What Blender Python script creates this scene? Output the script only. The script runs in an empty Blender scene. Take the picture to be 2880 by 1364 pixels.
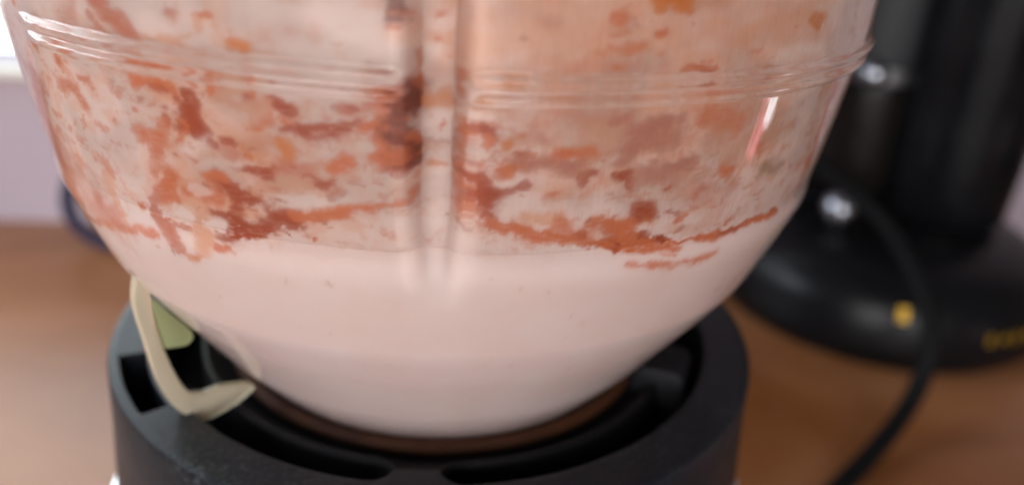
import bpy, bmesh, math
import numpy as np
from mathutils import Vector

# ------------------------------------------------------------------ camera
sc = bpy.context.scene
R = math.radians
CAM_H = 0.22                     # camera height above the worktop; jug axis is x = y = 0
CAM_D = 0.16373
PITCH, ROLL, YAW = R(23.77), R(3.87), R(5.28)
cam = bpy.data.objects.new('camera', bpy.data.cameras.new('camera'))
sc.collection.objects.link(cam)
fw = Vector((math.sin(YAW)*math.cos(PITCH), math.cos(YAW)*math.cos(PITCH), -math.sin(PITCH)))
rt = Vector((math.cos(YAW), -math.sin(YAW), 0))
up = rt.cross(fw)
c_, s_ = math.cos(ROLL), math.sin(ROLL)
rt2 = c_*rt + s_*up
up2 = -s_*rt + c_*up
from mathutils import Matrix
m = Matrix((rt2, up2, -fw)).transposed().to_4x4()
m.translation = Vector((0, -CAM_D, CAM_H))
cam.matrix_world = m
cam.data.sensor_width = 36
cam.data.lens = 2300/2880*36
cam.data.clip_start = 0.005
cam.data.clip_end = 50
cam.data.dof.use_dof = True
cam.data.dof.focus_distance = 0.108
cam.data.dof.aperture_fstop = 9.0
sc.camera = cam

# ------------------------------------------------------------------ light
w = bpy.data.worlds.new('World'); sc.world = w; w.use_nodes = True
w.node_tree.nodes['Background'].inputs[0].default_value = (0.50, 0.43, 0.39, 1)
w.node_tree.nodes['Background'].inputs[1].default_value = 0.20
def area(name, loc, target, sx, sy, power, col):
    l = bpy.data.lights.new(name, 'AREA'); l.shape = 'RECTANGLE'; l.size = sx; l.size_y = sy
    l.energy = power; l.color = col
    o = bpy.data.objects.new(name, l); sc.collection.objects.link(o)
    o.location = loc
    o.rotation_euler = (Vector(target)-Vector(loc)).to_track_quat('-Z', 'Y').to_euler()
    return o
# two panes of a window to the left, daylight of the room behind the camera, white and pink lights added at right for a jug highlight
area('window_pane_light', (-0.93, 0.17, 0.46), (0, 0, 0.16), 0.13, 0.34, 2.2, (0.84, 0.91, 1.0))
area('window_pane_light', (-0.95, -0.04, 0.46), (0, 0, 0.16), 0.13, 0.34, 2.2, (0.84, 0.91, 1.0))
area('room_light', (-0.30, -1.30, 0.40), (0, 0, 0.15), 1.7, 0.75, 28, (1.0, 0.985, 0.99))
area('jug_highlight_light', (0.456, -0.015, 0.034), (0.042, -0.060, 0.194), 0.022, 0.032, 0.016, (0.9, 0.95, 1.0))
area('jug_pink_highlight_light', (0.436, -0.030, 0.012), (0.041, -0.060, 0.191), 0.024, 0.035, 0.011, (1.0, 0.25, 0.32))
sc.view_settings.view_transform = 'Standard'
sc.view_settings.look = 'None'
sc.view_settings.exposure = 0.0
sc.view_settings.gamma = 1.0
sc.cycles.use_denoising = True
sc.cycles.max_bounces = 10
sc.cycles.transmission_bounces = 12
sc.cycles.glossy_bounces = 6
sc.cycles.diffuse_bounces = 5
sc.cycles.caustics_refractive = True
sc.cycles.caustics_reflective = True
sc.cycles.blur_glossy = 0.3
sc.cycles.sample_clamp_indirect = 6.0

# ------------------------------------------------------------------ helpers
COL = sc.collection
def srgb(r, g, b):
    f = lambda c: (c/255/12.92) if c/255 <= 0.04045 else ((c/255+0.055)/1.055)**2.4
    return (f(r), f(g), f(b))
def mat(name, col=(.5, .5, .5), rough=.5, metal=0., trans=0., ior=1.5, spec=.5, sub=0.):
    m = bpy.data.materials.new(name); m.use_nodes = True
    b = m.node_tree.nodes['Principled BSDF']
    b.inputs['Base Color'].default_value = (*col, 1); b.inputs['Roughness'].default_value = rough
    b.inputs['Metallic'].default_value = metal; b.inputs['Transmission Weight'].default_value = trans
    b.inputs['IOR'].default_value = ior; b.inputs['Specular IOR Level'].default_value = spec
    if sub:
        b.inputs['Subsurface Weight'].default_value = sub
        b.inputs['Subsurface Radius'].default_value = (1, .55, .4); b.inputs['Subsurface Scale'].default_value = .004
    return m, m.node_tree, b
def nd(nt, t, **kw):
    n = nt.nodes.new(t)
    for k, v in kw.items(): setattr(n, k, v)
    return n
def noise_mix(nt, b, c1, c2, scale, detail=4, lo=.35, hi=.65, vec=(1, 1, 1), rough=None, bump=0., dist=0.):
    tc = nd(nt, 'ShaderNodeTexCoord'); mp = nd(nt, 'ShaderNodeMapping'); mp.inputs['Scale'].default_value = vec
    nt.links.new(tc.outputs['Object'], mp.inputs[0])
    n = nd(nt, 'ShaderNodeTexNoise'); n.inputs['Scale'].default_value = scale; n.inputs['Detail'].default_value = detail
    n.inputs['Distortion'].default_value = dist
    nt.links.new(mp.outputs[0], n.inputs['Vector'])
    r = nd(nt, 'ShaderNodeValToRGB'); r.color_ramp.elements[0].position = lo; r.color_ramp.elements[1].position = hi
    r.color_ramp.elements[0].color = (*c1, 1); r.color_ramp.elements[1].color = (*c2, 1)
    nt.links.new(n.outputs[0], r.inputs[0]); nt.links.new(r.outputs[0], b.inputs['Base Color'])
    if rough:
        mr = nd(nt, 'ShaderNodeMapRange'); mr.inputs[3].default_value = rough[0]; mr.inputs[4].default_value = rough[1]
        nt.links.new(n.outputs[0], mr.inputs[0]); nt.links.new(mr.outputs[0], b.inputs['Roughness'])
    if bump:
        bp = nd(nt, 'ShaderNodeBump'); bp.inputs['Strength'].default_value = bump; bp.inputs['Distance'].default_value = .0006
        nt.links.new(n.outputs[0], bp.inputs['Height']); nt.links.new(bp.outputs[0], b.inputs['Normal'])
    return n, r
def mesh_obj(name, V, F, material, parent=None, smooth=True, sharp=None):
    me = bpy.data.meshes.new(name)
    V = np.asarray(V, dtype=np.float32)
    if isinstance(F, np.ndarray):
        me.vertices.add(len(V)); me.vertices.foreach_set('co', V.ravel())
        nf, k = F.shape
        me.loops.add(nf*k); me.loops.foreach_set('vertex_index', F.astype(np.int32).ravel())
        me.polygons.add(nf); me.polygons.foreach_set('loop_start', np.arange(0, nf*k, k, dtype=np.int32))
        me.update(calc_edges=True); me.validate()
    else:
        me.from_pydata([tuple(v) for v in V], [], F); me.update()
    if smooth: me.polygons.foreach_set('use_smooth', [True]*len(me.polygons))
    if sharp is not None: me.set_sharp_from_angle(angle=R(sharp))
    me.materials.append(material)
    o = bpy.data.objects.new(name, me); COL.objects.link(o)
    if parent: o.parent = parent
    return o
def thing(name, label, cat, loc=(0, 0, 0), group=None):
    o = bpy.data.objects.new(name, None); COL.objects.link(o); o.location = loc; o.empty_display_size = .02
    o['label'] = label; o['category'] = cat
    if group: o['group'] = group
    return o
def grid_faces(nr, nc, wrap=True):
    i = np.arange(nr-1)[:, None]; j = np.arange(nc if wrap else nc-1)[None, :]; j2 = (j+1) % nc
    return np.stack(np.broadcast_arrays(i*nc+j, i*nc+j2, (i+1)*nc+j2, (i+1)*nc+j), -1).reshape(-1, 4)
def lathe(name, prof, material, parent, n=96, loc=(0, 0), sharp=40, sx=1., sy=1.):
    th = np.linspace(0, 2*np.pi, n, endpoint=False); p = np.array(prof, float)
    x = loc[0]+sx*p[:, :1]*np.cos(th); y = loc[1]+sy*p[:, :1]*np.sin(th); z = np.repeat(p[:, 1:], n, 1)
    return mesh_obj(name, np.stack([x, y, z], -1).reshape(-1, 3), grid_faces(len(p), n), material, parent, True, sharp)
def catmull(P, n=10):
    P = [Vector(p) for p in P]; P = [2*P[0]-P[1]]+P+[2*P[-1]-P[-2]]; out = []
    for i in range(1, len(P)-2):
        for k in range(n):
            t = k/n; a, b, c, d = P[i-1:i+3]
            out.append(.5*((2*b)+(c-a)*t+(2*a-5*b+4*c-d)*t*t+(3*b-a-3*c+d)*t**3))
    out.append(P[-2]); return out
def tube(name, P, rad, material, parent=None, n=16):
    P = catmull(P); V = []; ref = Vector((.3, .2, 1)).normalized()
    for i, p in enumerate(P):
        t = (P[min(i+1, len(P)-1)]-P[max(i-1, 0)]).normalized()
        a = t.cross(ref).normalized(); b = t.cross(a)
        for k in range(n):
            q = 2*math.pi*k/n; V.append(p+rad*(math.cos(q)*a+math.sin(q)*b))
    F = [list(f) for f in grid_faces(len(P), n)]
    F.append(list(range(n))[::-1]); F.append([len(V)-n+k for k in range(n)])
    return mesh_obj(name, V, F, material, parent, True, 50)
def box(name, lo, hi, material, parent=None, bev=.002):
    bm = bmesh.new(); bmesh.ops.create_cube(bm, size=1)
    for v in bm.verts:
        v.co = [lo[i]+(v.co[i]+.5)*(hi[i]-lo[i]) for i in range(3)]
    if bev: bmesh.ops.bevel(bm, geom=bm.edges[:], offset=bev, segments=3, affect='EDGES', profile=.5)
    me = bpy.data.meshes.new(name); bm.to_mesh(me); bm.free(); me.materials.append(material)
    me.polygons.foreach_set('use_smooth', [True]*len(me.polygons)); me.set_sharp_from_angle(angle=R(35))
    o = bpy.data.objects.new(name, me); COL.objects.link(o)
    if parent: o.parent = parent
    return o
rng = np.random.default_rng(7)
def vnoise(u, v, seed):
    """smooth 2-D value noise, u and v arrays in lattice units"""
    g = np.random.default_rng(seed).random((256, 256))
    iu, iv = np.floor(u).astype(int), np.floor(v).astype(int); fu, fv = u-iu, v-iv
    fu = fu*fu*(3-2*fu); fv = fv*fv*(3-2*fv)
    a = g[iu % 256, iv % 256]; b = g[(iu+1) % 256, iv % 256]; c = g[iu % 256, (iv+1) % 256]; d = g[(iu+1) % 256, (iv+1) % 256]
    return (a*(1-fu)+b*fu)*(1-fv)+(c*(1-fu)+d*fu)*fv
def fbm(u, v, seed, o=4):
    s = 0; a = .5
    for k in range(o): s = s+a*vnoise(u*2**k, v*2**k, seed+k); a *= .5
    return s/(1-.5**o)

# ------------------------------------------------------------------ setting: worktop, wall, window
WALL_Y = .345
m_wood, nt, b = mat('brown_laminate', srgb(150, 100, 70), .42)
noise_mix(nt, b, srgb(122, 70, 30), srgb(166, 114, 78), 7.5, 8, .34, .68, (1, 1.2, 1), (.24, .42), .05, .6)
V = [(-1.6, -1.2, 0), (1.8, -1.2, 0), (1.8, WALL_Y+.002, 0), (-1.6, WALL_Y+.002, 0)]
o = mesh_obj('worktop', V+[(x, y, -.04) for x, y, z in V], [[0, 1, 2, 3], [7, 6, 5, 4], [0, 4, 5, 1], [1, 5, 6, 2], [2, 6, 7, 3], [3, 7, 4, 0]], m_wood, None, False)
o['kind'] = 'structure'
m_wall, nt, b = mat('lavender_wall', srgb(190, 178, 196), .75)
noise_mix(nt, b, srgb(152, 138, 147), srgb(164, 150, 158), 6, 4, .3, .7)
WX0, WX1, WZ0, WZ1 = -.95, -.12, .102, .95          # window opening in the back wall
def wall_rect(x0, x1, z0, z1):
    return [(x0, WALL_Y, z0), (x1, WALL_Y, z0), (x1, WALL_Y, z1), (x0, WALL_Y, z1)]
V = []; F = []
for r_ in ((-1.6, 1.8, 0, WZ0), (-1.6, WX0, WZ0, WZ1), (WX1, 1.8, WZ0, WZ1), (-1.6, 1.8, WZ1, 1.6)):
    F.append([len(V)+k for k in range(4)]); V += wall_rect(*r_)
k = len(V)
ring = wall_rect(WX0, WX1, WZ0, WZ1); back = [(x, y+.032, z) for x, y, z in ring]
V += ring+back
F += [[k+i, k+(i+1) % 4, k+4+(i+1) % 4, k+4+i] for i in range(4)]
o = mesh_obj('back_wall', V, F, m_wall, None, False); o['kind'] = 'structure'
m_white, _, _ = mat('white_paint', (.8, .8, .78), .35)
m_sky, nt, b = mat('window_daylight', (.9, .95, 1), .1)
b.inputs['Emission Color'].default_value = (.80, .95, 1.0, 1); b.inputs['Emission Strength'].default_value = 2.6
win = thing('window', 'bright window with a white frame behind the left side of the jug', 'window', (WX0, WALL_Y, WZ0))
def win_box(name, lo, hi, mt, bev=.002):
    off = Vector((WX0, WALL_Y, WZ0))
    return box(name, Vector(lo)-off, Vector(hi)-off, mt, win, bev)
win_box('pane', (WX0, WALL_Y+.024, WZ0+.003), (WX1, WALL_Y+.030, WZ1), m_sky, 0)
m_sill, _, _ = mat('sill_paint', srgb(205, 200, 190), .5)
win_box('sill', (WX0-.01, WALL_Y-.012, WZ0-.007), (WX1+.01, WALL_Y+.022, WZ0-.0005), m_sill, .003)
for x in (WX0, (WX0+WX1)/2-.02, WX1-.035):
    win_box('frame_bar', (x, WALL_Y+.008, WZ0+.002), (x+.035, WALL_Y+.022, WZ1), m_white, .003)

# ------------------------------------------------------------------ jug profile (heights relative to the camera, metres)
K = [(.0750,.08),(.0748,-.012),(.0747,-.019),(.0738,-.0235),(.0725,-.032),(.0712,-.040),(.0702,-.0445),(.0695,-.049),(.0672,-.055),(.0640,-.0625),(.0594,-.0695),(.0535,-.0775),(.0485,-.0845),(.0435,-.0905),(.0405,-.0940),(.034,-.0975),(.022,-.0995),(.0,-.1005)]
KZ = np.array([-k[1] for k in K]); KR = np.array([k[0] for k in K])*1.012
_zz = np.linspace(-.08, .1005, 3611); _rr = np.interp(_zz, KZ, KR)
_g = np.exp(-.5*(np.arange(-60, 61)/24.)**2); _g /= _g.sum()
_rs = np.convolve(np.pad(_rr, 60, 'edge'), _g, 'valid')
_bl = np.clip((.0945-_zz)/.004, 0, 1); _rs = _rs*_bl+_rr*(1-_bl)
prof = lambda z: np.interp(-np.asarray(z), _zz, _rs)
WALL_T = .0026
RIBS = [-0.9, 119.1, 239.1]
def sst(x): x = np.clip(x, 0, 1); return x*x*(3-2*x)
def groove(th, z, extra=0.):
    """inward depth of the three vertical flutes; th in degrees"""
    g = 0
    for c in RIBS:
        d = np.abs((th-c+180) % 360-180)
        hw = 2.45+extra - .9*sst((-z-.036)/.016)
        g = g+sst((hw+1.1-d)/2.3)
    dp = prof(z)-.0676
    return g*.5*(.0032+dp-np.sqrt((.0032-dp)**2+4e-7))*.5*(1+np.tanh(dp/.0004))*(dp > -.002)*(1-sst((-z-.031)/.026))
def bumps(z, t=0.):
    a = .0011*(np.exp(-(((z+.0201)/.00072)**4))+.85*np.exp(-(((z+.0223)/.00066)**4)))*sst((np.asarray(t)+48)/6)
    b = .00035*np.exp(-(((z+.0462)/.0024)**2))
    return a+b

# ------------------------------------------------------------------ clear jug
m_clear, nt, b = mat('clear_plastic', (.985, .975, .96), .03, 0, 1., 1.47)
tc = nd(nt, 'ShaderNodeTexCoord'); mp = nd(nt, 'ShaderNodeMapping'); mp.inputs['Scale'].default_value = (900, 900, 60)
nz = nd(nt, 'ShaderNodeTexNoise'); nz.inputs['Scale'].default_value = 1; nz.inputs['Detail'].default_value = 3
nt.links.new(tc.outputs['Object'], mp.inputs[0]); nt.links.new(mp.outputs[0], nz.inputs['Vector'])
bp = nd(nt, 'ShaderNodeBump'); bp.inputs['Strength'].default_value = .06; bp.inputs['Distance'].default_value = .0002
nt.links.new(nz.outputs[0], bp.inputs['Height']); nt.links.new(bp.outputs[0], b.inputs['Normal'])
jug = thing('blender_jug', 'clear plastic blender jug with a raised ring and upright flute, standing in the dark base', 'jug', (0, 0, CAM_H))
def theta_cols():
    t = []
    x = -180.
    while x < 180-1e-6:
        t.append(x)
        near = min(abs((x-c+180) % 360-180) for c in RIBS)
        x += .18 if near < 7 else 1.2
    return np.array(t)
TH = theta_cols()
def shell(zs, th, rfun):
    T, Z = np.meshgrid(th, zs); r = rfun(T, Z)
    return np.stack([r*np.sin(np.radians(T)), -r*np.cos(np.radians(T)), Z], -1)
zo = np.concatenate([np.linspace(.078, 0, 30)[:-1], np.linspace(0, -.0525, 330)[:-1], np.linspace(-.0525, -.0940, 70)[:-1], np.linspace(-.0940, -.1004, 16)])
outer = shell(zo, TH, lambda t, z: prof(z)+bumps(z, t)*np.clip(1-groove(t, z, 1.0)/.0026, 0, 1)-groove(t, z))
zi = zo[::-1].copy(); zi[zi < -.0985] = np.linspace(-.0985, -.0984, (zi < -.0985).sum())
inner = shell(zi, TH, lambda t, z: np.maximum(prof(z)-WALL_T-groove(t, z, .35), .0004))
# underside closed with a small central disc, lip closed by the strip outer -> inner at the top
rows = np.concatenate([outer, inner, outer[:1]], 0)
nr, nc = rows.shape[:2]
mesh_obj('wall', rows[:-1].reshape(-1, 3), np.concatenate([grid_faces(nr-1, nc), np.stack([(nr-2)*nc+np.arange(nc), (nr-2)*nc+(np.arange(nc)+1) % nc, (np.arange(nc)+1) % nc, np.arange(nc)], -1)])[:, ::-1], m_clear, jug)
# lugs under the bowl, opposite each other
m_web, nt, b = mat('olive_tinted_plastic', srgb(240, 241, 230), .03, 0, 1., 1.06)
m_olive, nt, b = mat('olive_reflection', srgb(176, 182, 136), .4, 0, .45, 1.15)
m_flange, nt, b = mat('clear_tan_plastic', srgb(232, 220, 196), .2, 0, .62, 1.35)
def sm(L):
    return [(p.x, p.y) for p in catmull([(r_, z_, 0) for r_, z_ in L], 4)]
def prism(name, outline, half, parent, ang, material, bev=.0004):
    bm = bmesh.new()
    e = Vector((math.sin(R(ang)), -math.cos(R(ang)), 0)); t = Vector((math.cos(R(ang)), math.sin(R(ang)), 0))
    vs = [[bm.verts.new(e*r+t*s*half+Vector((0, 0, z))) for r, z in outline] for s in (-1, 1)]
    n = len(outline)
    bm.faces.new(vs[0]); bm.faces.new(vs[1][::-1])
    for i in range(n): bm.faces.new([vs[0][i], vs[1][i], vs[1][(i+1) % n], vs[0][(i+1) % n]])
    bmesh.ops.recalc_face_normals(bm, faces=bm.faces[:])
    if bev: bmesh.ops.bevel(bm, geom=bm.edges[:], offset=bev, segments=2, affect='EDGES', profile=.5)
    me = bpy.data.meshes.new(name); bm.to_mesh(me); bm.free(); me.materials.append(material)
    me.polygons.foreach_set('use_smooth', [True]*len(me.polygons)); me.set_sharp_from_angle(angle=R(40))
    o = bpy.data.objects.new(name, me); COL.objects.link(o); o.parent = parent
    return o
OUT = [(.0650,-.0588),(.0663,-.0650),(.0654,-.0725),(.0641,-.0810),(.0614,-.0880),(.0572,-.0920),(.0512,-.0916),(.0466,-.0896)]
INN = [(.0478,-.0882),(.0530,-.0868),(.0566,-.0866),(.0594,-.0848),(.0614,-.0795),(.0632,-.0715),(.0636,-.0640)]
for a in (-48, 132):
    fl = prism('lug', sm(OUT)+sm(INN), .0010, jug, a, m_flange, .0004)
    wb = INN+[(.0606,-.0690),(.0546,-.0776),(.0496,-.0846)]
    prism('web', wb, .0006, fl, a, m_web, 0)
    prism('reflection_patch', sm([(.0622,-.0752),(.0630,-.0705),(.0633,-.0655),(.0606,-.0692),(.0574,-.0738),(.0585,-.0758),(.0622,-.0752)])[:-1], .0009, fl, a, m_olive, .0003)  # green reflection inside the lug, painted as an olive patch
# ring added under the bowl for the brown refracted in its clear bottom
m_refraction, nt, b = mat('brown_refraction', srgb(150, 78, 34), .75, spec=.2)
noise_mix(nt, b, srgb(44, 22, 13), srgb(66, 36, 18), 60, 3)
q = np.linspace(0, 2*np.pi, 14, endpoint=False)
lathe('refraction_ring', [((.0438+.0015*math.cos(x)), -.0936+.0015*math.sin(x)) for x in list(q)+[0]], m_refraction, jug, 120)

# ------------------------------------------------------------------ milkshake: liquid in the bowl, residue on the wall
STAIN_LIGHT_COL = {'D': srgb(164, 72, 42), 'O': srgb(202, 110, 68), 'P': srgb(192, 120, 98), 'T': srgb(219, 167, 141), 'A': srgb(206, 122, 60),
             'L': srgb(232, 212, 204), 'Q': srgb(184, 124, 106), 'M': srgb(104, 44, 36), 'B': srgb(120, 92, 70), 'G': srgb(150, 122, 92)}
STAINS_AND_LIGHT = [
 ('T', 0.75, 10.65, 1, [(5.7, -13.6), (14.7, -12.9), (25.5, -13.8), (37.0, -13.9)]),  # broad peach patches at right: residue, with warm bounce light painted in
 ('T', 0.8, 8.8, 1, [(12.1, -24.1), (23.5, -26.8), (35.7, -28.4)]),
 ('T', 0.45, 3.95, 1, [(11.1, -33.1), (25.4, -34.4)]),
 ('T', 0.45, 9.78, 1, [(4.5, -14.8), (11.7, -15.6)]),
 ('Q', 0.35, 2.18, 1, [(6.0, -24.1), (14.8, -24.1)]),
 ('P', 0.3, 1.45, 1, [(6.5, -18.6), (20.0, -18.6)]),
 ('P', 0.6, 6.54, 1, [(-56.9, -40.3), (-47.4, -43.5), (-44.3, -47.1)]),
 ('P', 0.8, 3.87, 0.8, [(-51.9, -29.5), (-55.0, -35.3), (-53.8, -39.4), (-54.1, -42.6), (-53.2, -47.9)]),
 ('T', 0.6, 8.6, 1, [(-25.3, -26.1), (-17.3, -31.4), (-13.6, -36.0)]),
 ('T', 0.75, 6.99, 1, [(-29.1, -37.9), (-21.7, -39.0)]),
 ('Q', 0.25, 3.85, 1, [(-15.7, -17.6), (-13.8, -16.7)]),
 ('P', 0.85, 2.61, 0.35, [(-34.1, -15.2), (-32.4, -16.8), (-30.8, -18.0), (-29.8, -19.3)]),
 ('P', 0.45, 2.34, 0.7, [(-37.6, -16.7), (-38.7, -19.4)]),
 ('P', 0.8, 1.26, 0.35, [(-34.6, -17.9), (-33.7, -19.0), (-33.1, -19.8)]),
 ('O', 0.7, 0.59, 0.35, [(-49.5, -20.3), (-49.8, -21.1)]),
 ('O', 0.7, 0.57, 0.35, [(-45.9, -21.5), (-45.9, -23.1)]),
 ('O', 0.7, 0.74, 0.35, [(-42.6, -20.5), (-43.6, -21.7)]),
 ('O', 0.8, 1.5, 0.35, [(-40.8, -21.4), (-39.9, -22.2)]),
 ('T', 0.8, 0.75, 0.35, [(-22.5, -17.4), (-22.1, -16.1), (-20.8, -15.9), (-20.5, -16.9)]),
 ('O', 0.7, 0.65, 0.35, [(-22.1, -16.0), (-20.8, -15.9)]),
 ('T', 0.7, 1.04, 0.35, [(-28.5, -19.1), (-24.8, -18.6), (-23.5, -18.2)]),
 ('T', 0.7, 1.3, 0.35, [(-26.1, -19.6), (-24.1, -19.5)]),
 ('A', 0.95, 1.18, 0.35, [(-19.1, -18.1), (-17.7, -18.3)]),
 ('O', 0.95, 1.41, 0.35, [(-31.1, -24.4), (-28.7, -24.2), (-26.4, -24.5), (-26.5, -25.6)]),
 ('D', 0.4, 1.09, 0.35, [(-28.9, -24.8), (-27.4, -25.0)]),
 ('T', 0.7, 1.09, 0.35, [(-29.3, -26.7), (-26.9, -25.9)]),
 ('D', 0.95, 2.26, 0.2, [(-24.6, -25.7), (-24.5, -27.0), (-24.5, -28.5), (-24.6, -29.6)]),
 ('D', 0.8, 2.54, 0.2, [(-24.9, -27.6), (-24.8, -29.1), (-24.0, -29.6)]),
 ('O', 0.9, 1.15, 0.35, [(-25.8, -29.1), (-27.2, -31.9)]),
 ('D', 0.8, 1.22, 0.35, [(-23.9, -29.3), (-23.0, -29.9)]),
 ('O', 0.95, 1.24, 0.35, [(-22.1, -24.0), (-22.1, -24.4)]),
 ('T', 0.8, 1.51, 0.35, [(-20.6, -23.5), (-18.8, -23.7), (-17.1, -23.2)]),
 ('O', 0.8, 1.0, 0.35, [(-17.3, -23.5), (-17.3, -25.3)]),
 ('D', 0.95, 1.68, 0.35, [(-15.6, -24.5), (-14.6, -25.1), (-14.1, -25.4)]),
 ('O', 0.7, 1.26, 0.35, [(-16.1, -26.3), (-17.6, -27.8)]),
 ('T', 0.7, 1.77, 0.35, [(-19.7, -25.6), (-16.6, -25.4)]),
 ('D', 0.8, 1.15, 0.35, [(-28.1, -28.6), (-27.9, -28.6)]),
 ('O', 0.7, 1.76, 0.35, [(-28.8, -29.4), (-29.8, -32.9), (-31.5, -36.6)]),
 ('O', 0.8, 1.78, 0.5, [(-32.0, -31.3), (-31.7, -32.3)]),
 ('D', 0.95, 1.2, 0.35, [(-21.3, -30.1), (-20.2, -30.3)]),
 ('D', 0.85, 1.08, 0.35, [(-15.2, -27.7), (-13.2, -27.2), (-10.9, -27.4), (-8.2, -26.1)]),
 ('D', 0.85, 0.99, 0.35, [(-13.3, -27.8), (-12.0, -28.8), (-10.6, -28.4), (-9.0, -27.2)]),
 ('A', 0.9, 1.9, 0.5, [(-15.4, -29.9), (-15.2, -31.1)]),
 ('A', 0.4, 2.32, 0.8, [(-18.3, -31.1), (-17.7, -31.1)]),
 ('D', 0.95, 1.2, 0.35, [(-19.6, -33.6), (-16.9, -33.6)]),
 ('P', 0.8, 1.79, 0.5, [(-15.6, -33.0), (-13.3, -32.9)]),
 ('D', 0.9, 1.27, 0.35, [(-13.8, -34.1), (-11.0, -34.0)]),
 ('O', 0.9, 1.55, 0.35, [(-10.9, -32.3), (-9.2, -31.3)]),
 ('P', 0.5, 1.58, 0.6, [(-21.0, -31.6), (-19.9, -31.9)]),
 ('O', 0.7, 1.8, 0.5, [(-44.3, -28.2), (-41.3, -28.0), (-40.6, -30.1)]),
 ('T', 0.8, 0.92, 0.35, [(-42.0, -25.3), (-41.2, -25.8)]),
 ('O', 0.7, 0.74, 0.35, [(-38.3, -26.1), (-38.3, -26.5)]),
 ('T', 0.9, 1.03, 0.35, [(-35.3, -22.5), (-33.7, -22.9)]),
 ('O', 0.85, 1.75, 0.35, [(-40.0, -38.4), (-39.9, -38.9)]),
 ('T', 0.7, 1.66, 0.35, [(-40.6, -40.0), (-40.3, -42.7), (-40.2, -46.0)]),
 ('O', 0.95, 2.46, 0.35, [(-29.2, -37.2), (-31.1, -39.9), (-29.8, -40.5)]),
 ('O', 0.75, 2.38, 0.5, [(-27.1, -38.5), (-24.1, -38.6)]),
 ('D', 0.9, 2.11, 0.35, [(-23.5, -35.5), (-22.0, -36.2), (-21.5, -37.5), (-19.3, -37.4)]),
 ('D', 0.85, 1.7, 0.35, [(-21.4, -38.3), (-21.8, -41.3)]),
 ('D', 0.9, 1.17, 0.35, [(-24.8, -41.4), (-22.5, -40.9)]),
 ('O', 0.8, 1.42, 0.35, [(-24.8, -35.9), (-22.7, -35.3)]),
 ('T', 0.8, 1.56, 0.35, [(-19.0, -36.4), (-15.6, -34.9), (-13.5, -34.7)]),
 ('D', 0.85, 2.51, 0.3, [(-24.2, -44.1), (-19.8, -41.8), (-16.6, -40.1), (-15.0, -39.9)]),
 ('D', 0.8, 1.65, 0.35, [(-17.2, -39.5), (-15.2, -40.0)]),
 ('O', 0.95, 1.2, 0.35, [(-15.0, -39.6), (-9.8, -38.1)]),
 ('P', 1.0, 2.96, 0.25, [(-32.9, -43.6), (-32.1, -45.2), (-31.7, -47.1)]),
 ('P', 0.6, 1.81, 0.35, [(-32.7, -44.0), (-32.1, -46.1)]),
 ('P', 0.95, 0.77, 0.35, [(-30.5, -44.6), (-28.4, -44.2)]),
 ('T', 0.85, 2.67, 0.5, [(-26.2, -42.4), (-27.5, -47.0)]),
 ('T', 0.8, 2.05, 0.35, [(-27.0, -40.2), (-26.0, -41.4)]),
 ('O', 0.8, 1.2, 0.35, [(-58.7, -52.9), (-41.9, -48.1), (-36.9, -47.4), (-34.6, -47.0)]),
 ('P', 0.5, 2.59, 0.6, [(-57.5, -47.5), (-51.4, -47.5), (-45.3, -47.2), (-40.2, -47.1)]),
 ('O', 0.9, 1.13, 0.35, [(-25.6, -46.4), (-23.7, -46.3)]),
 ('A', 0.7, 1.32, 0.35, [(-29.7, -48.5), (-28.4, -48.4)]),
 ('B', 0.75, 0.53, 0.35, [(-32.3, -49.1), (-32.3, -49.7)]),
 ('L', 0.95, 1.97, 0.35, [(-29.5, -41.9), (-28.5, -42.1)]),
 ('L', 0.95, 1.66, 0.35, [(-25.5, -43.4), (-23.9, -42.9)]),
 ('L', 0.9, 1.53, 0.35, [(-29.9, -45.9), (-28.9, -45.9)]),
 ('L', 0.85, 1.48, 0.35, [(-16.0, -37.6), (-13.1, -36.7), (-10.1, -36.3)]),
 ('L', 0.6, 1.6, 0.35, [(-26.2, -37.9), (-25.4, -38.0)]),
 ('L', 0.7, 1.36, 0.6, [(-22.6, -30.5), (-25.5, -31.9), (-26.7, -32.7)]),
 ('L', 0.6, 1.07, 0.6, [(-24.9, -34.0), (-20.1, -33.0)]),
 ('L', 0.3, 3.59, 1, [(-32.8, -35.4), (-38.1, -37.4)]),
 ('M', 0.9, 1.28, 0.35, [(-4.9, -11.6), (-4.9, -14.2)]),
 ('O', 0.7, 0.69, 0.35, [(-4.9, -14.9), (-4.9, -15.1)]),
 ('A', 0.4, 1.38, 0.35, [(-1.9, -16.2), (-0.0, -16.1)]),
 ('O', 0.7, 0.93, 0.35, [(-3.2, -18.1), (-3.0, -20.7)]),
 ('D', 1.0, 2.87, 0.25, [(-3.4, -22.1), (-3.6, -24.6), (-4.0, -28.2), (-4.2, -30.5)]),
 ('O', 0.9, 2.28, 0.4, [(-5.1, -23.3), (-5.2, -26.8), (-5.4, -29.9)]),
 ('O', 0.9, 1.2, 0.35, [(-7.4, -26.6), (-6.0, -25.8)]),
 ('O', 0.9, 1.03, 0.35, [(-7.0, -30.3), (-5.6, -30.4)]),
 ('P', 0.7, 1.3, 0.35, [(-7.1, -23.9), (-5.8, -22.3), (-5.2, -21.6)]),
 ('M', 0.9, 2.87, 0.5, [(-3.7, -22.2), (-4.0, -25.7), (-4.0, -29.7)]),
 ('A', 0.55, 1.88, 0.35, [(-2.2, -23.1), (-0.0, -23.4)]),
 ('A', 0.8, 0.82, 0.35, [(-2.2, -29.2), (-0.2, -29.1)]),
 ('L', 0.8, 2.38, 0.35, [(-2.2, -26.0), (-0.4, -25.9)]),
 ('Q', 0.5, 0.38, 0.35, [(-1.8, -27.0), (-0.3, -26.9)]),
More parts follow.
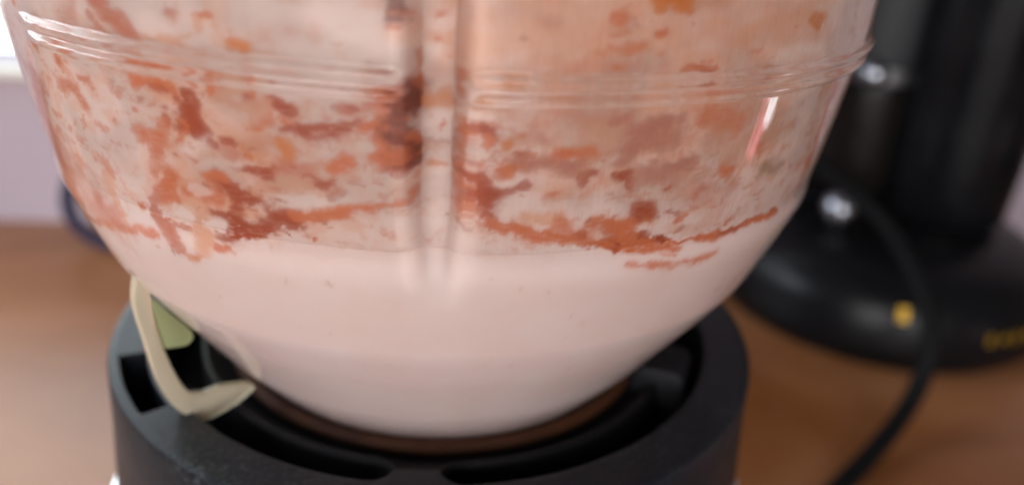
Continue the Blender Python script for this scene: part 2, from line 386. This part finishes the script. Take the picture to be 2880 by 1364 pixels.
 ('O', 0.75, 0.98, 0.35, [(1.6, -19.7), (1.7, -22.0)]),
 ('O', 0.95, 2.0, 0.25, [(2.1, -25.8), (1.8, -27.8), (2.0, -31.8), (2.5, -36.4)]),
 ('D', 0.9, 2.3, 0.3, [(3.6, -32.5), (4.2, -35.8), (4.7, -38.1)]),
 ('D', 0.9, 1.48, 0.35, [(3.3, -25.6), (4.3, -26.7)]),
 ('O', 0.9, 1.21, 0.35, [(4.0, -27.7), (3.9, -28.0)]),
 ('D', 0.8, 1.25, 0.35, [(5.0, -34.8), (6.9, -33.9), (8.0, -33.3)]),
 ('O', 1.0, 1.55, 0.3, [(4.4, -38.3), (6.1, -39.3), (8.3, -40.2), (10.5, -40.6), (15.2, -41.8), (20.3, -43.2), (27.6, -45.1)]),
 ('Q', 0.8, 1.78, 0.5, [(6.8, -30.1), (7.5, -30.9), (9.4, -30.3), (12.6, -31.1)]),
 ('Q', 0.5, 1.99, 0.7, [(7.2, -27.2), (9.2, -27.7)]),
 ('O', 0.8, 1.37, 0.5, [(11.1, -29.3), (14.2, -29.1)]),
 ('D', 0.85, 1.32, 0.35, [(13.5, -33.0), (14.7, -32.2)]),
 ('D', 0.85, 1.2, 0.35, [(17.4, -32.7), (18.8, -32.8), (19.1, -34.2)]),
 ('Q', 0.9, 1.3, 0.35, [(15.5, -24.7), (17.3, -24.2)]),
 ('Q', 0.9, 1.63, 0.35, [(17.6, -26.0), (21.5, -25.4)]),
 ('Q', 0.8, 2.1, 0.35, [(18.2, -28.0), (17.8, -29.9)]),
 ('Q', 0.6, 3.12, 0.7, [(19.7, -27.8), (22.9, -27.0)]),
 ('Q', 0.65, 2.46, 0.6, [(20.2, -32.9), (24.2, -32.5)]),
 ('D', 0.75, 1.68, 0.35, [(20.4, -37.5), (22.5, -37.9)]),
 ('A', 0.8, 1.43, 0.35, [(22.0, -39.1), (22.1, -39.4)]),
 ('D', 0.7, 2.49, 0.5, [(17.8, -39.8), (19.0, -42.2)]),
 ('D', 0.8, 1.38, 0.35, [(14.2, -40.3), (14.7, -40.5)]),
 ('O', 0.8, 1.17, 0.35, [(9.9, -35.6), (11.0, -34.7)]),
 ('T', 0.8, 1.59, 0.35, [(8.0, -37.6), (11.5, -38.3)]),
 ('O', 0.8, 1.48, 0.35, [(15.6, -38.9), (20.9, -39.8)]),
 ('O', 0.5, 1.84, 0.6, [(11.6, -39.2), (15.9, -40.8)]),
 ('D', 0.8, 1.2, 0.35, [(25.2, -43.1), (25.4, -43.3)]),
 ('O', 0.9, 1.11, 0.35, [(21.0, -41.4), (21.7, -42.5)]),
 ('A', 1.0, 1.52, 0.35, [(18.9, -11.2), (20.3, -11.2)]),
 ('O', 0.95, 0.89, 0.35, [(18.6, -15.1), (19.3, -14.6)]),
 ('O', 0.65, 1.11, 0.35, [(14.2, -16.5), (17.1, -16.4)]),
 ('Q', 0.35, 1.39, 0.8, [(7.6, -13.5), (8.9, -14.1)]),
 ('L', 0.7, 2.09, 0.5, [(-8.6, -16.4), (-7.0, -16.7)]),
 ('L', 0.9, 1.73, 0.35, [(5.6, -32.5), (6.2, -32.8)]),
 ('L', 0.5, 1.54, 0.5, [(5.5, -36.7), (7.9, -36.1), (14.3, -35.9), (17.8, -36.5)]),
 ('A', 1.0, 1.53, 0.35, [(18.2, -11.2), (21.4, -11.2)]),
 ('O', 0.9, 0.89, 0.35, [(18.6, -15.1), (19.3, -14.6)]),
 ('O', 0.8, 1.19, 0.35, [(22.3, -19.0), (25.7, -19.3)]),
 ('D', 0.8, 0.68, 0.35, [(24.4, -19.7), (25.0, -19.8)]),
 ('O', 0.8, 0.73, 0.35, [(32.9, -19.7), (33.2, -19.8)]),
 ('A', 0.8, 1.83, 0.5, [(39.0, -14.2), (40.7, -14.5)]),
 ('O', 0.6, 3.07, 0.6, [(26.7, -25.2), (31.2, -26.8)]),
 ('Q', 0.8, 2.11, 0.5, [(19.4, -25.4), (21.4, -25.8)]),
 ('Q', 0.5, 2.39, 0.6, [(18.5, -27.8), (22.9, -28.4)]),
 ('Q', 0.7, 1.41, 0.35, [(23.0, -32.1), (26.5, -31.4)]),
 ('G', 0.6, 1.86, 0.6, [(38.0, -34.8), (42.2, -35.3)]),
 ('O', 0.7, 1.5, 0.35, [(31.6, -33.7), (32.3, -33.9)]),
 ('D', 0.75, 1.85, 0.35, [(21.0, -38.4), (22.2, -38.5)]),
 ('O', 1.0, 1.22, 0.3, [(30.8, -43.9), (34.3, -44.4), (38.6, -44.1), (42.6, -44.0), (47.2, -44.2)]),
 ('D', 0.6, 0.92, 0.35, [(34.5, -44.3), (38.6, -44.3)]),
 ('O', 0.8, 0.76, 0.35, [(17.5, -42.4), (21.4, -43.0), (27.4, -43.7), (30.9, -44.2)]),
 ('D', 0.8, 0.81, 0.35, [(19.1, -41.9), (19.5, -42.7)]),
 ('D', 0.8, 0.93, 0.35, [(24.5, -42.8), (25.4, -43.7)]),
 ('D', 0.7, 0.91, 0.35, [(21.9, -41.6), (23.0, -42.3)]),
 ('O', 0.85, 2.41, 0.5, [(17.9, -39.7), (20.0, -40.9)]),
 ('O', 0.75, 0.97, 0.5, [(21.5, -46.2), (26.6, -47.3), (31.0, -47.8), (34.6, -47.5)]),
 ('L', 0.6, 0.47, 0.6, [(17.9, -44.5), (24.0, -45.3), (30.8, -45.6)]),
 ('O', 0.8, 1.5, 0.5, [(50.3, -26.2), (51.5, -31.7), (53.0, -36.2), (52.0, -39.1)]),
 ('O', 0.5, 2.2, 0.7, [(50.3, -24.6), (51.6, -25.2)]),
 ('L', 0.5, 1.06, 0.6, [(34.6, -17.5), (42.3, -17.9)]),
 ('L', 0.4, 2.59, 0.8, [(35.1, -19.3), (37.5, -19.7)]),
 ('P', 0.3, 3.46, 0.8, [(27.2, -36.3), (33.1, -38.0)]),
 ('O', 0.85, 0.92, 0.5, [(-13.0, -38.6), (-9.8, -37.8), (-6.9, -37.0), (-4.1, -36.2), (-2.9, -35.3)]),
 ('L', 0.6, 0.89, 0.4, [(-23.5, -23.1), (-16.2, -22.2), (-8.0, -21.8)]),  # pale bands along the ring: its bright reflections painted into the film
 ('L', 0.6, 0.95, 0.4, [(-11.2, -22.2), (-6.3, -21.7)]),
 ('L', 0.55, 0.73, 0.4, [(3.1, -22.1), (12.0, -22.0), (22.0, -22.7)]),
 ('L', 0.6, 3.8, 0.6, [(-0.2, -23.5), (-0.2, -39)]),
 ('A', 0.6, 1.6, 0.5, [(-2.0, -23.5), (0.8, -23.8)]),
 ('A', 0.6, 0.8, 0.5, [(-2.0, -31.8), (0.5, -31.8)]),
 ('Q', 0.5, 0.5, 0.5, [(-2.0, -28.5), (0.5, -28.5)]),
]

LEVEL = -.0432
# small splashes round the larger marks, and a few specks in the drink
_r = np.random.default_rng(21); _src = [(c_, p_) for c_, st, wd, so, ps in STAINS_AND_LIGHT if c_ in 'DOPAQ' and so < .9 for p_ in ps]
for _ in range(330):
    c_, p_ = _src[_r.integers(len(_src))]
    p0 = (p_[0]+_r.normal(0, 3.2), min(p_[1]+_r.normal(0, 2.2), -8)); wd = float(_r.lognormal(-.75, .55))
    if p0[1] < -43: continue
    STAINS_AND_LIGHT.append((c_, float(_r.uniform(.45, .95)), min(wd, 1.5), .4, [p0, (p0[0]+_r.normal(0, .7), p0[1]+_r.normal(0, .25))]))
for _ in range(60):
    p0 = (_r.uniform(-55, 55), _r.uniform(-72, -44)); STAINS_AND_LIGHT.append(('Q', float(_r.uniform(.15, .6)), float(_r.uniform(.15, .6)), .5, [p0, (p0[0]+.2, p0[1]+_r.normal(0, .4))]))
def stain_light_field(T, Z):
    """residue colour per point, with painted ring reflections and warm bounce: T degrees, Z metres below the camera"""
    U = np.radians(T)*73.; Vv = Z*1e3                       # millimetres round the wall / up it
    milk, film = np.array(srgb(225, 207, 203)), np.array(srgb(228, 206, 198))
    n1 = fbm(U*.16+40, Vv*.16+40, 11)
    k = sst((Z-LEVEL)/.003+.5)[..., None]
    C = milk*(1-k)+film*k
    # mottled residue everywhere above the liquid
    n2 = fbm(U*.35+9, Vv*.55+3, 23); n3 = fbm(U*1.6+5, Vv*.5+60, 31)
    a = (sst((n2-.52)/.16)*.45*k[..., 0])[..., None]; C = C*(1-a)+np.array(srgb(220, 168, 142))*a
    a = (sst((n3-.60)/.12)*.22*k[..., 0]*sst((U+5)/30))[..., None]; C = C*(1-a)+np.array(srgb(196, 130, 104))*a
    wu = U+1.9*(fbm(U*.4+7, Vv*.4+2, 41)-.5)+.8*(fbm(U*1.7, Vv*2.3+9, 47)-.5)
    wv = Vv+1.7*(fbm(U*.4+77, Vv*.4+32, 53)-.5)+.6*(fbm(U*1.7+50, Vv*2.3, 59)-.5)
    thick = np.zeros_like(U); n4 = fbm(U*.9+21, Vv*.9+8, 67, 3); n9 = fbm(U*.9+17, Vv*2.4+29, 103)
    band = np.exp(-(((Vv+32)/11.)**4)); n5 = fbm(wu*.45+13, wv*.75+70, 71); n6 = fbm(wu*1.3+31, wv*1.5+7, 83)
    a = (.55*band*sst((n5-.5)/.14)*sst((n6-.38)/.2)*k[..., 0])[..., None]; C = C*(1-a)+np.array(srgb(210, 128, 90))*a
    a = (.35*band*sst((n6-.60)/.08)*sst((n5-.42)/.1)*k[..., 0])[..., None]; C = C*(1-a)+np.array(srgb(192, 92, 58))*a
    for col, st, wd, soft, pts in STAINS_AND_LIGHT:
        P = np.array(pts, float); P[:, 0] = np.radians(P[:, 0])*73.
        mg = wd*(.6+soft)+2
        sel = (U > P[:, 0].min()-mg) & (U < P[:, 0].max()+mg) & (Vv > P[:, 1].min()-mg) & (Vv < P[:, 1].max()+mg)
        if not sel.any(): continue
        u, v = wu[sel], wv[sel]; d = np.full(u.shape, 1e9)
        for p, q_ in zip(P[:-1], P[1:]):
            e = q_-p; L2 = e@e+1e-9
            t = np.clip(((u-p[0])*e[0]+(v-p[1])*e[1])/L2, 0, 1)
            d = np.minimum(d, np.hypot(u-p[0]-t*e[0], v-p[1]-t*e[1]))
        h = wd/2*(.6+1.45*n4[sel])
        a = min(1., st*1.12)*sst((h*(1+soft*.9)-d)/(h*soft*1.9+.2))
        a = a*(.55+.9*n9[sel]) if soft < .9 else a*(.4+1.1*n2[sel])
        a = np.clip(a, 0, 1)[:, None]
        C[sel] = C[sel]*(1-a)+np.array(STAIN_LIGHT_COL[col])*a
        if col in 'DOM': thick[sel] = np.maximum(thick[sel], a[:, 0])
    # soften, then fine vertical streaks and a faint mottle
    B = C.copy()
    for ax, w_ in ((1, 3), (0, 2)):
        ker = np.exp(-.5*(np.arange(-2*w_, 2*w_+1)/w_)**2); ker /= ker.sum()
        B = sum(kv*np.roll(B, sh, ax) for kv, sh in zip(ker, range(-2*w_, 2*w_+1)))
    B[:6] = C[:6]; B[-6:] = C[-6:]
    C = .55*C+.45*B
    st_ = vnoise(U*5.5+900, Vv*.45+50, 91)*.6+vnoise(U*11+90, Vv*.8+50, 93)*.4
    C = C*(1+(.13*(st_-.5)*k[..., 0]*sst((U+12)/24))[..., None])
    mo = fbm(U*.12+60, Vv*.16+60, 97, 3)-.5
    C = C*(1+mo[..., None]*np.array([.03, .10, .14]))
    # how thinly the residue covers the wall: stains and drink opaque, washed areas see-through
    n8 = fbm(U*.10+33, Vv*.14+81, 101, 3)
    lum = C @ np.array([.3, .6, .1])
    thin = k[..., 0]*sst((n8-.46)/.22)*sst((lum-.30)/.2)*sst((Z-LEVEL-.002)/.006)
    return C, 1-.15*thin
tf = np.concatenate([np.arange(-76, 76, .2), np.arange(76, 284, 2.)])
def shake_mat(name, rough, sub):
    m, nt, b = mat(name, (.8, .7, .65), rough)
    at = nd(nt, 'ShaderNodeAttribute'); at.attribute_name = 'residue'
    nt.links.new(at.outputs['Color'], b.inputs['Base Color'])
    if sub:          # thin film: part of the light passes through it
        tl = nd(nt, 'ShaderNodeBsdfTranslucent'); nt.links.new(at.outputs['Color'], tl.inputs['Color'])
        tr = nd(nt, 'ShaderNodeBsdfTransparent')
        m1 = nd(nt, 'ShaderNodeMixShader'); m1.inputs[0].default_value = .12
        m2 = nd(nt, 'ShaderNodeMixShader'); nt.links.new(at.outputs['Alpha'], m2.inputs[0])
        out = nt.nodes['Material Output']
        nt.links.new(b.outputs[0], m1.inputs[1]); nt.links.new(tl.outputs[0], m1.inputs[2])
        nt.links.new(tr.outputs[0], m2.inputs[1]); nt.links.new(m1.outputs[0], m2.inputs[2]); nt.links.new(m2.outputs[0], out.inputs[0])
    return m
m_liquid = shake_mat('milkshake_liquid', .5, 0); m_residue = shake_mat('milkshake_residue', .55, 1)
shake = thing('milkshake', 'pale pink milkshake in the bowl of the jug with red-brown splashes up the wall', 'milkshake', (0, 0, CAM_H))
def shake_shell(name, zs, m, cap):
    T, Z = np.meshgrid(tf, zs)
    P = shell(zs, tf, lambda t, z: np.maximum(prof(z)-WALL_T+.00015-groove(t, z, .35), .0002))
    C, th = stain_light_field(np.where(T > 180, T-360, T), Z)
    V = P.reshape(-1, 3); F = grid_faces(*T.shape)[:, ::-1]
    if cap:      # level top of the drink
        nc = len(tf); V = np.concatenate([V, [[0, 0, zs[0]]]]); tri = np.stack([np.arange(nc), np.full(nc, len(V)-1), (np.arange(nc)+1) % nc, (np.arange(nc)+1) % nc], -1)
        C = np.concatenate([C.reshape(-1, 3), [C[0, 0]]])
        me_f = [list(f) for f in F]+[list(t[:3]) for t in tri]
    else: me_f = F
    o = mesh_obj(name, V, me_f, m, shake)
    ca = o.data.attributes.new('residue', 'FLOAT_COLOR', 'POINT')
    C = C.reshape(-1, 3); A = th.reshape(-1, 1)
    if len(A) < len(C): A = np.concatenate([A, np.ones((len(C)-len(A), 1))])
    ca.data.foreach_set('color', np.concatenate([C, A], 1).astype(np.float32).ravel())
    return o
o = shake_shell('residue', np.concatenate([np.linspace(.06, -.004, 20)[:-1], np.arange(-.004, LEVEL, -.0002), [LEVEL]]), m_residue, False); o['kind'] = 'stuff'
zl = np.concatenate([np.arange(LEVEL, -.066, -.00022), np.linspace(-.066, -.0982, 70)])
shake_shell('liquid', zl, m_liquid, True)

# ------------------------------------------------------------------ blender base
m_base, nt, b = mat('charcoal_plastic', (.03, .031, .035), .42, spec=.2)
n, r = noise_mix(nt, b, (.0062, .0075, .0105), (.011, .0128, .017), 900, 5, .3, .75, (1, 1, 1), (.32, .5), .15)
# pale scuffs: fine grain gathered in patches
tc = nd(nt, 'ShaderNodeTexCoord')
n1 = nd(nt, 'ShaderNodeTexNoise'); n1.inputs['Scale'].default_value = 38; n1.inputs['Detail'].default_value = 2
n2 = nd(nt, 'ShaderNodeTexNoise'); n2.inputs['Scale'].default_value = 1100; n2.inputs['Detail'].default_value = 4
for q_ in (n1, n2): nt.links.new(tc.outputs['Object'], q_.inputs['Vector'])
a1 = nd(nt, 'ShaderNodeMapRange'); a1.inputs[1].default_value = .42; a1.inputs[2].default_value = .62
a2 = nd(nt, 'ShaderNodeMapRange'); a2.inputs[1].default_value = .5; a2.inputs[2].default_value = .72
nt.links.new(n1.outputs[0], a1.inputs[0]); nt.links.new(n2.outputs[0], a2.inputs[0])
mu = nd(nt, 'ShaderNodeMath', operation='MULTIPLY'); nt.links.new(a1.outputs[0], mu.inputs[0]); nt.links.new(a2.outputs[0], mu.inputs[1])
mx = nd(nt, 'ShaderNodeMix', data_type='RGBA'); mx.inputs[7].default_value = (.05, .062, .068, 1)
nt.links.new(mu.outputs[0], mx.inputs[0]); nt.links.new(r.outputs[0], mx.inputs[6]); nt.links.new(mx.outputs[2], b.inputs['Base Color'])
m_groove, _, _ = mat('groove_shade_black', (.003, .003, .0035), .8, spec=.2)  # shade of the deep recess put into a near-black colour
m_steel, _, _ = mat('brushed_steel', (.12, .12, .125), .4, 1.)
m_chrome, _, _ = mat('chrome', (.75, .75, .76), .18, 1.)
m_dish, _, _ = mat('dark_grey_plastic', (.010, .0095, .011), .55, spec=.1)
base = thing('motor_unit', 'charcoal plastic blender base with a deep round groove, carrying the clear jug', 'blender', (0, 0, 0))
def base_loft(name, cols, material, sharp=35, close=True):
    A = np.array(cols)                       # theta x k x (r, z)
    th = np.radians(BT)[:, None]
    P = np.stack([A[..., 0]*np.sin(th), -A[..., 0]*np.cos(th), A[..., 1]+CAM_H], -1).transpose(1, 0, 2)
    return mesh_obj(name, P[:, ::-1].reshape(-1, 3), grid_faces(P.shape[0], P.shape[1]), material, base, True, sharp)
BT = np.arange(-180, 180, .5)
ZR = -.0893
def bridge_w(t):                             # 0 inside the bridge at the front, 1 in the open groove, rounded ends
    d = np.abs((t+3.2+180) % 360-180); x = np.clip((d-4.0)/5.0, 0, 1)
    return math.sqrt(max(0., 1-(1-x)**2))
collar = []; dish = []; floor_ = []
for t in BT:
    k = bridge_w(t); mid = .0549; gi, go = mid-.0037*k-.00001, mid+.0037*k+.00001
    ds = abs((t+61+180) % 360-180); sl = 1. if ds < 9.3 else 0.
    s1, s2 = .0612, .0660
    dep = ZR-.016*sl
    gz = ZR-.014 if k > 0 else ZR-.002
    collar.append([(go, ZR-.0010), (go, ZR-.0008), (go+.0003, ZR-.0002), (go+.0009, ZR), (s1-.0004, ZR), (s1, ZR-.0004 if sl else ZR), (s1+.0001, dep), (s2-.0001, dep), (s2, ZR-.0003 if sl else ZR), (s2+.0003, ZR), (.0672, ZR), (.0680, ZR-.0003), (.0684, ZR-.0010), (.0688, -.101), (.0702, -.121), (.0708, -.128), (.0705, -.1292)])
    dish.append([(.030, -.1015), (.0400, -.0975), (.0440, -.0962), (.0480, -.0938), (gi-.0010, -.0916), (gi-.0003, -.0919), (gi, -.0925), (gi, -.0927)])
    floor_.append([(gi+.00005, -.0926), (gi+.00005, -.1050), (go-.00005, -.1050), (go-.00005, ZR-.0009)] if k > 0 else [(gi, -.0928)]*2+[(go, -.0928), (go, ZR-.0009)])
base_loft('collar', collar, m_base)
base_loft('dish', dish, m_dish)
base_loft('groove', floor_, m_groove)
# dark locking tab on the right of the dish
tab = [(.0450, -.0960), (.0450, -.0905), (.0475, -.0885), (.0545, -.0885), (.0562, -.0900), (.0562, -.0975)]
tb = prism('locking_tab', tab, .0060, base, 67, m_dish, .0008); tb.location = (0, 0, CAM_H)
lathe('trim_ring', [(.0700, .0905), (.0735, .0902), (.0741, .0893), (.0741, .0872), (.0735, .0866), (.070, .0864)], m_chrome, base, 160)
lathe('body', [(.0704, .0868), (.0725, .0860), (.0745, .070), (.078, .03), (.080, .008), (.078, .0), (.0, .0)], m_base, base, 160)

# ------------------------------------------------------------------ coffee maker behind, right
m_black, nt, b = mat('black_gloss', (.005, .005, .006), .18, spec=.09)
noise_mix(nt, b, (.004, .004, .005), (.008, .008, .009), 30, 3, rough=(.10, .22))
m_black3, _, _ = mat('black_satin_base', (.005, .005, .006), .3, spec=.16)
m_black2, _, _ = mat('black_satin', (.006, .006, .007), .38, spec=.25)
m_grey, _, _ = mat('grey_plastic', (.025, .027, .029), .45, spec=.2)
m_dglass, _, _ = mat('smoked_glass', (.010, .008, .0075), .15, spec=.1)
m_gold, _, _ = mat('gold_print', srgb(190, 150, 40), .35, .5)
CX, CY = .262, .272
cm = thing('coffee_maker', 'black coffee maker with a round base and gold marks behind the jug', 'coffee maker', (CX, CY, 0))
lathe('base', [(0, .0), (.091, .0), (.096, .006), (.0975, .015), (.0955, .030), (.089, .043), (.076, .051), (.05, .055), (0, .056)], m_black3, cm, 128)
lathe('tray_ring', [(.0, .058), (.038, .058), (.044, .056), (.046, .052), (.047, .046), (.047, .042)], m_black, cm, 96, (-.004, .050))
lathe('carafe', [(.0, .0585), (.034, .0585), (.038, .064), (.040, .08), (.039, .118), (.038, .128)], m_dglass, cm, 96, (-.004, .050))
lathe('carafe_band', [(.0385, .127), (.0405, .128), (.0405, .136), (.0385, .137)], m_steel, cm, 96, (-.004, .050))
lathe('carafe_top', [(.0388, .137), (.040, .15), (.041, .28), (0, .285)], m_grey, cm, 96, (-.004, .050))
tube('carafe_handle', [(-.044, .036, .250), (-.064, .022, .235), (-.068, .018, .18), (-.062, .022, .12), (-.046, .034, .095)], .006, m_black2, cm)
lathe('tank', [(.0, .0500), (.020, .0500), (.027, .053), (.0315, .060), (.033, .09), (.0345, .18), (.037, .32), (0, .325)], m_black, cm, 96, (.033, -.002), sx=1.05)
m_glint, _, _ = mat('glint_metal', (.4, .42, .47), .22, 1.)
lathe('glint_knob', [(0, .1255), (.004, .1262), (.007, .1295), (.0078, .1335), (.007, .1375), (.004, .1405), (0, .1412)], m_glint, cm, 40, (-.0235, .0090))  # added part, shaped to catch a bright highlight beside the carafe
lathe('glint_post', [(.0045, .040), (.0045, .0585)], m_black2, cm, 24, (-.044, -.028))  # added post under the highlight dome
lathe('glint_dome', [(.0, .0582), (.0075, .0605), (.0095, .0655), (.0085, .071), (.005, .0745), (0, .0755)], m_glint, cm, 40, (-.044, -.028))  # added dome that catches a second highlight above the base

# printed gold marks wrapped on the front of the base
def print_on_base(name, ang, z, bars, parent):
    """bars: (u0,v0,u1,v1) in mm on the base wall, printed 0.15 mm proud"""
    bp_ = np.array([(.0975, .015), (.0955, .030), (.089, .043)]); V = []; F = []
    for u0, v0, u1, v1 in bars:
        k = len(V)
        for u in np.linspace(u0, u1, 3):
            for v in np.linspace(v0, v1, 3):
                zz = z+v*1e-3; r_ = np.interp(zz, bp_[:, 1], bp_[:, 0])+.0004
                a = R(ang)+u*1e-3/r_
                V.append((r_*math.sin(a), -r_*math.cos(a), zz))
        for i in range(2):
            for j in range(2): F.append([k+i*3+j, k+(i+1)*3+j, k+(i+1)*3+j+1, k+i*3+j+1])
    return mesh_obj(name, V, F, m_gold, parent, True)
print_on_base('badge', -19, .0335, [(-2.4, -3.2, 2.4, 3.2)], cm)
for a_ in (9.2, 14.2, 19.2, 24.2):
    print_on_base('letter_mark', a_, .0235, [(-2.3, -2.6, -1.2, 2.6), (-1.2, 1.6, 1.6, 2.6), (-1.2, -.5, 1.2, .5), (-1.2, -2.6, 1.9, -1.6)] if a_ != 14.2 else [(-2.2, -2.6, -1.1, 2.6), (1.1, -2.6, 2.2, 2.6), (-1.1, -.5, 1.1, .5)], cm)


# ------------------------------------------------------------------ cables
m_cable, _, _ = mat('black_cable', (.006, .006, .0065), .6, spec=.06)
m_blue, _, _ = mat('dark_blue_cable', srgb(24, 28, 56), .5, spec=.2)
k_ = Vector((0, -CAM_D, CAM_H))
o = tube('power_cable', [(.176,.252,.112),(.1862,.24,.1012),(.1973,.225,.092),(.2093,.21,.0845),(.2162,.19,.0766),(.219,.17,.0671),(.2219,.155,.0553),(.2222,.145,.0424),(.2195,.139,.0260),(.2080,.128,.0130),(.1850,.108,.0060),(.1640,.090,.0044),(.1460,.073,.0044),(.125,.050,.0044)], .0043, m_cable)
o['label'] = 'thin black power cable curving in front of the coffee maker onto the worktop'; o['category'] = 'cable'
o = tube('wall_cable', [(-.160,.326,.115),(-.200,.328,.068),(-.224,.325,.042),(-.2285,.318,.026),(-.222,.311,.0135),(-.206,.303,.0065),(-.185,.297,.0060),(-.12,.29,.0060),(-.02,.27,.0060)], .0042, m_blue)
o['label'] = 'dark blue cable looping down the wall left of the jug'; o['category'] = 'cable'
